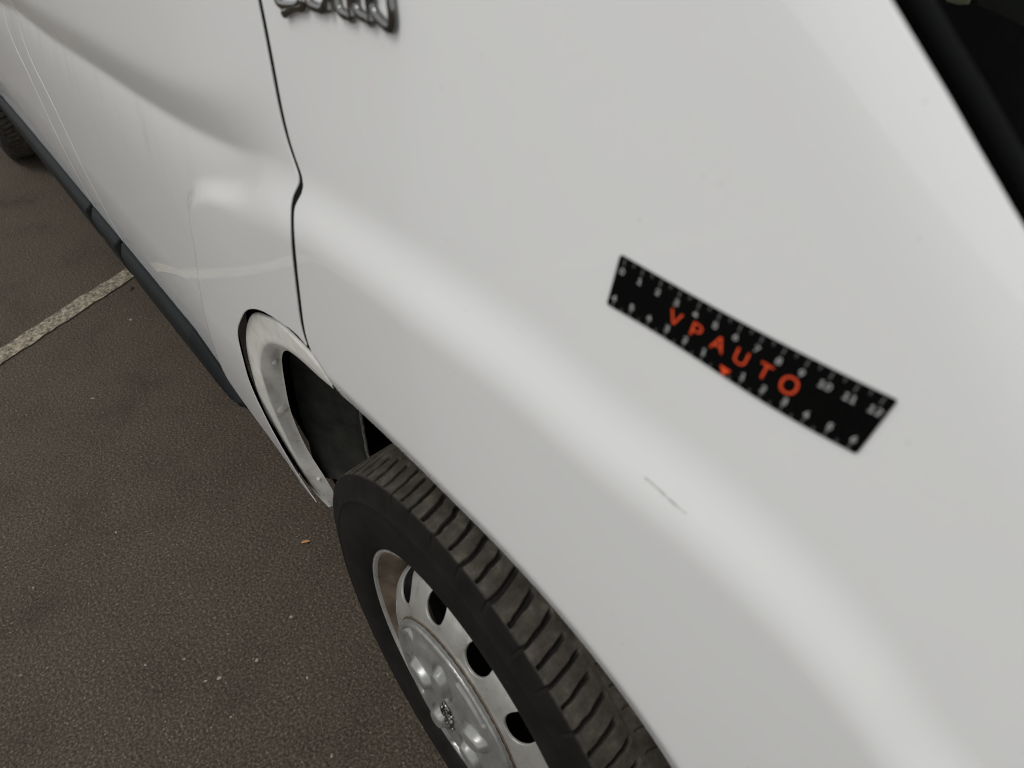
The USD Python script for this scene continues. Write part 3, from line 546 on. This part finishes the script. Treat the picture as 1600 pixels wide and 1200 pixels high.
# windscreen, its seal, bonnet, dashboard, upper body
el = np.vstack([ge[0] + (ge[0] - ge[1]) * np.array([[9.], [6.], [3.], [0.]]) * .75, ge[1:]])
el[0:3, 1] += np.array([.10, .06, .03]); el = spl(el, 50)
rows = []
for e in el:
    s = np.linspace(0, 2, 60); b = .30 * (1 - (1 - s) ** 2)
    rows.append(np.stack([e[0] + b + .002, e[1] + .008 + (.95 - e[1]) * s, np.full(60, e[2]) - .002], 1))
rows = np.array(rows)
obj('windscreen', trimesh.Trimesh(rows.reshape(-1, 3), tris(grid_faces(50, 60)), process=False), 'windscreen_glass', van, smooth=True)
obj('window_seal', tube(el + [.004, .008, .003], .006, 14, flat=(.0046, .0034)), 'seal_rubber', van, smooth=True)
fr = rows[:, 2:18] + np.array([-.012, .012, -.014])
tl = np.linspace(0, 1, 16)
# black band printed round the glass: sits just behind it
bd = np.stack([rows[:, 0], rows[:, 0] * .55 + rows[:, 1] * .45], 1) + np.array([-.003, .002, -.003])
obj('screen_border', trimesh.Trimesh(bd.reshape(-1, 3), tris(grid_faces(50, 2)), process=False), 'cabin_black', van, smooth=True)
bl = np.array([(ge[-3][0], ge[-3][2]), (ge[-2][0], ge[-2][2]), (.80, .86)])
lo = spl(np.array([ge[-3], ge[-2], ge[-1], (.80, float(S(.80, .86)), .86)]), 24)
rows2 = []
for e in lo:
    s = np.linspace(0, 2, 40); b = 1 - (1 - s) ** 2
    rows2.append(np.stack([e[0] + .12 * b, e[1] + .006 + (.95 - e[1]) * s, e[2] + .07 * b], 1))
obj('bonnet', trimesh.Trimesh(np.array(rows2).reshape(-1, 3), tris(grid_faces(24, 40)), process=False), 'white_paint', van, smooth=True)
dash = obj('dashboard', bevel_box(-.75, .40, .16, 1.74, .80, .86, .03), 'cabin_black', van, smooth=False)
def slab(P, n, th):
    P = np.array(P); k = len(P); V = np.vstack([P, P + np.array(n) * th]); return trimesh.convex.convex_hull(V)
obj('olive_glint', slab(OLIVE_GLINT, (0, 1, -.3), .02), 'glint_olive', dash, smooth=False)  # olive patch standing in for a reflection in the windscreen
obj('lamp_glint', slab(LAMP_GLINT, (0, 1, -.3), .002), 'glint_cream', dash, smooth=False)  # cream slab standing in for a lamp reflected in the windscreen
prof = Polygon([(-4.3, 1.302), (.22, 1.302), (-.02, 1.40), (-.42, 1.84), (-.62, 1.94), (-4.15, 1.96), (-4.3, 1.86)])
up = trimesh.creation.extrude_polygon(prof, 1.70, engine='earcut'); up.apply_transform(np.array([[1, 0, 0, 0], [0, 0, -1, 1.80], [0, 1, 0, 0], [0, 0, 0, 1.]])); up.fix_normals()
obj('upper_body', up, 'white_paint', van, smooth=False)
sw = Polygon([(-1.40, 1.36), (-.12, 1.36), (-.46, 1.78), (-1.40, 1.80)]).buffer(-.03).buffer(.03)
add_panel('side_window', sw, lambda x, z: .094 + 0 * np.asarray(x, float) * np.asarray(z, float), 'cabin_black', van, g=.05)
obj('underbody', bevel_box(-4.2, -.75, .30, 1.70, .24, 1.28, .05), 'gap_black', van, smooth=False)
obj('far_side', bevel_box(-4.3, .8, 1.82, 1.88, .26, 1.28, .02), 'white_paint', van, smooth=False)
obj('engine_block', bevel_box(.50, .78, .20, 1.70, .24, .80, .05), 'gap_black', van, smooth=False)

# badge letters
badge = UsdGeom.Xform.Define(stage, str(van.GetPath()) + '/badge').GetPrim()
def on_body(P, off): P = np.asarray(P, float); return np.stack([P[:, 0], S(P[:, 0], P[:, 1]) - off, P[:, 1]], 1)
for glyph in BADGE:
    ms = []
    for st in glyph:
        q = dens(spl(np.array(st), 24) if len(st) > 2 else np.array(st), .002)
        P = on_body(q, .0022)
        ms.append(tube(P, .002, 10, flat=(.0041, .0034)))
    obj('letter', trimesh.util.concatenate(ms), 'chrome', badge, smooth=True)
q = dens(spl(np.array(SCRATCH), 20), .003); wv = (.0007 * (.35 + 1.1 * rng.random((len(q), 1)) ** 1.5)) * [[0, 1.]]
obj('scratch', trimesh.Trimesh(np.vstack([on_body(q + wv, .0004), on_body(q - wv * .8, .0004)]), tris(np.stack([np.arange(len(q) - 1), np.arange(len(q) - 1) + len(q), np.arange(1, len(q)) + len(q), np.arange(1, len(q))], 1)), process=False), 'scratch_grey', van, smooth=True, label='thin grey scratch in the white paint')

# ------------------------------------------------------------------ magnetic rule
rule = thing('magnetic_ruler', 'black magnetic ruler with red lettering and white numbers stuck on the white fender', 'ruler')
TL, TR, BR, BL = np.array(RULER)
def rmap(u, v, off):
    u, v = np.asarray(u, float), np.asarray(v, float)
    v = v + (1 - v) * .035 * np.sin(2 * np.pi * u) - v * .03 * np.sin(np.pi * u)
    q = (1 - u)[..., None] * ((1 - v)[..., None] * BL + v[..., None] * TL) + u[..., None] * ((1 - v)[..., None] * BR + v[..., None] * TR)
    return np.stack([q[..., 0], S(q[..., 0], q[..., 1]) - off, q[..., 1]], -1)
RL, RH = .1675, .038
sheet_poly = box(0, 0, RL, RH).buffer(-.0015).buffer(.0015, 8)
def flat_to_rule(mesh2d, off):
    v = mesh2d.vertices; return rmap(v[:, 0] / RL, v[:, 1] / RH, off + v[:, 2])
e = trimesh.creation.extrude_polygon(sheet_poly, .0009, engine='earcut'); e = e.subdivide_to_size(.004)
e.vertices = flat_to_rule(e, .0002); obj('sheet', e, 'magnet_black', rule, smooth=40)
def put(name, m2, x, y, mat_, rot=0, sx=1., off=.00125):
    m2 = m2.copy(); b = m2.bounds; m2.apply_translation([-(b[0][0] + b[1][0]) / 2, -(b[0][1] + b[1][1]) / 2, 0]); m2.apply_scale([sx, 1, 1]); m2.apply_translation([x, y, 0])
    m2.vertices = flat_to_rule(m2, off); obj(name, m2, mat_, rule, smooth=False)
for k in range(13):
    put('number', meshkit.text_mesh(str(k), .0041, .0001), RL * (.027 + .0785 * k), RH * .742, 'print_white')
for k in range(13):
    n = abs(k - 6)
    if n: put('number', meshkit.text_mesh(str(n), .0041, .0001), RL * (.027 + .0785 * k), RH * .205, 'print_white')
for k, ch in enumerate('VPAUTO'):
    put('letter', meshkit.text_mesh(ch, .0098 if ch != 'O' else .0112, .0001), RL * (.278 + .0883 * k), RH * .478, 'print_red', off=.0013)
tri = trimesh.creation.extrude_polygon(Polygon([(-.0036, .0062), (.0036, .0062), (0, 0)]), .0001, engine='earcut')
put('pointer', tri, RL * .512, RH * .085, 'print_red', off=.0013)
for k in range(25):
    h = .0052 if k % 2 == 0 else .0026
    for y in (RH - h / 2 - .0003, h / 2 + .0003):
        if y < RH / 2 and k == 12: continue
        put('tick', trimesh.creation.extrude_polygon(box(0, 0, .0007, h), .0001, engine='earcut'), RL * (.027 + .0785 * k / 2) if k < 24 else RL * .969, y, 'print_grey')

# ------------------------------------------------------------------ small things on the asphalt
def chip(x, y, s, m, name, label, catg, group=None):
    b = trimesh.creation.icosphere(1, 1.0); b.vertices *= 1 + .35 * (rng.random((len(b.vertices), 1)) - .5) * 2
    b.apply_scale([s, s * rng.uniform(.5, .9), s * .45]); b.apply_transform(trimesh.transformations.rotation_matrix(rng.uniform(0, 6), [0, 0, 1])); b.apply_translation([x, y, s * .25])
    tag(obj(name, b, m, smooth=False), label=label, category=catg, group=group)
for k, (x, y) in enumerate(STONES):
    chip(x, y, (.0048, .003, .0024, .0034, .0030, .0036, .0042, .0028, .0028, .0024, .0024, .0024, .0036, .0046)[k], 'stone_white', 'stone_chip', 'tiny pale stone chip lying loose on the brown asphalt', 'stone', 'pale stone chips scattered on the asphalt')
chip(*PEBBLE[0], .009, 'stone_dark', 'pebble', 'small dark pebble beside the parking line under the sill', 'pebble')
a, b = np.array(LEAF); d = b - a; d = d / np.linalg.norm(d); nn = np.array((-d[1], d[0]))
t = np.linspace(0, 1, 14); wd = .0032 * np.sin(np.pi * t) ** .7 + .0004
V = np.vstack([np.c_[a + (b - a) * t[:, None] + nn * (wd * s)[:, None], .004 + .003 * np.sin(t * 3) + .001 * abs(s)] for s in (-1, 0, 1)]) if False else np.vstack([np.c_[a + (b - a) * t[:, None] + nn * (wd * s)[:, None], .004 + .002 * np.sin(t * 3) + .0012 * abs(s)] for s in (-1, 0, 1)])
F = tris(np.vstack([np.stack([np.arange(13) + o, np.arange(13) + o + 1, np.arange(13) + o + 15, np.arange(13) + o + 14], 1) for o in (0, 14)]))
tag(obj('dry_leaf', trimesh.Trimesh(V, F, process=False), 'leaf_orange', smooth=True), label='small curled orange dry leaf on the asphalt left of the tyre', category='leaf')
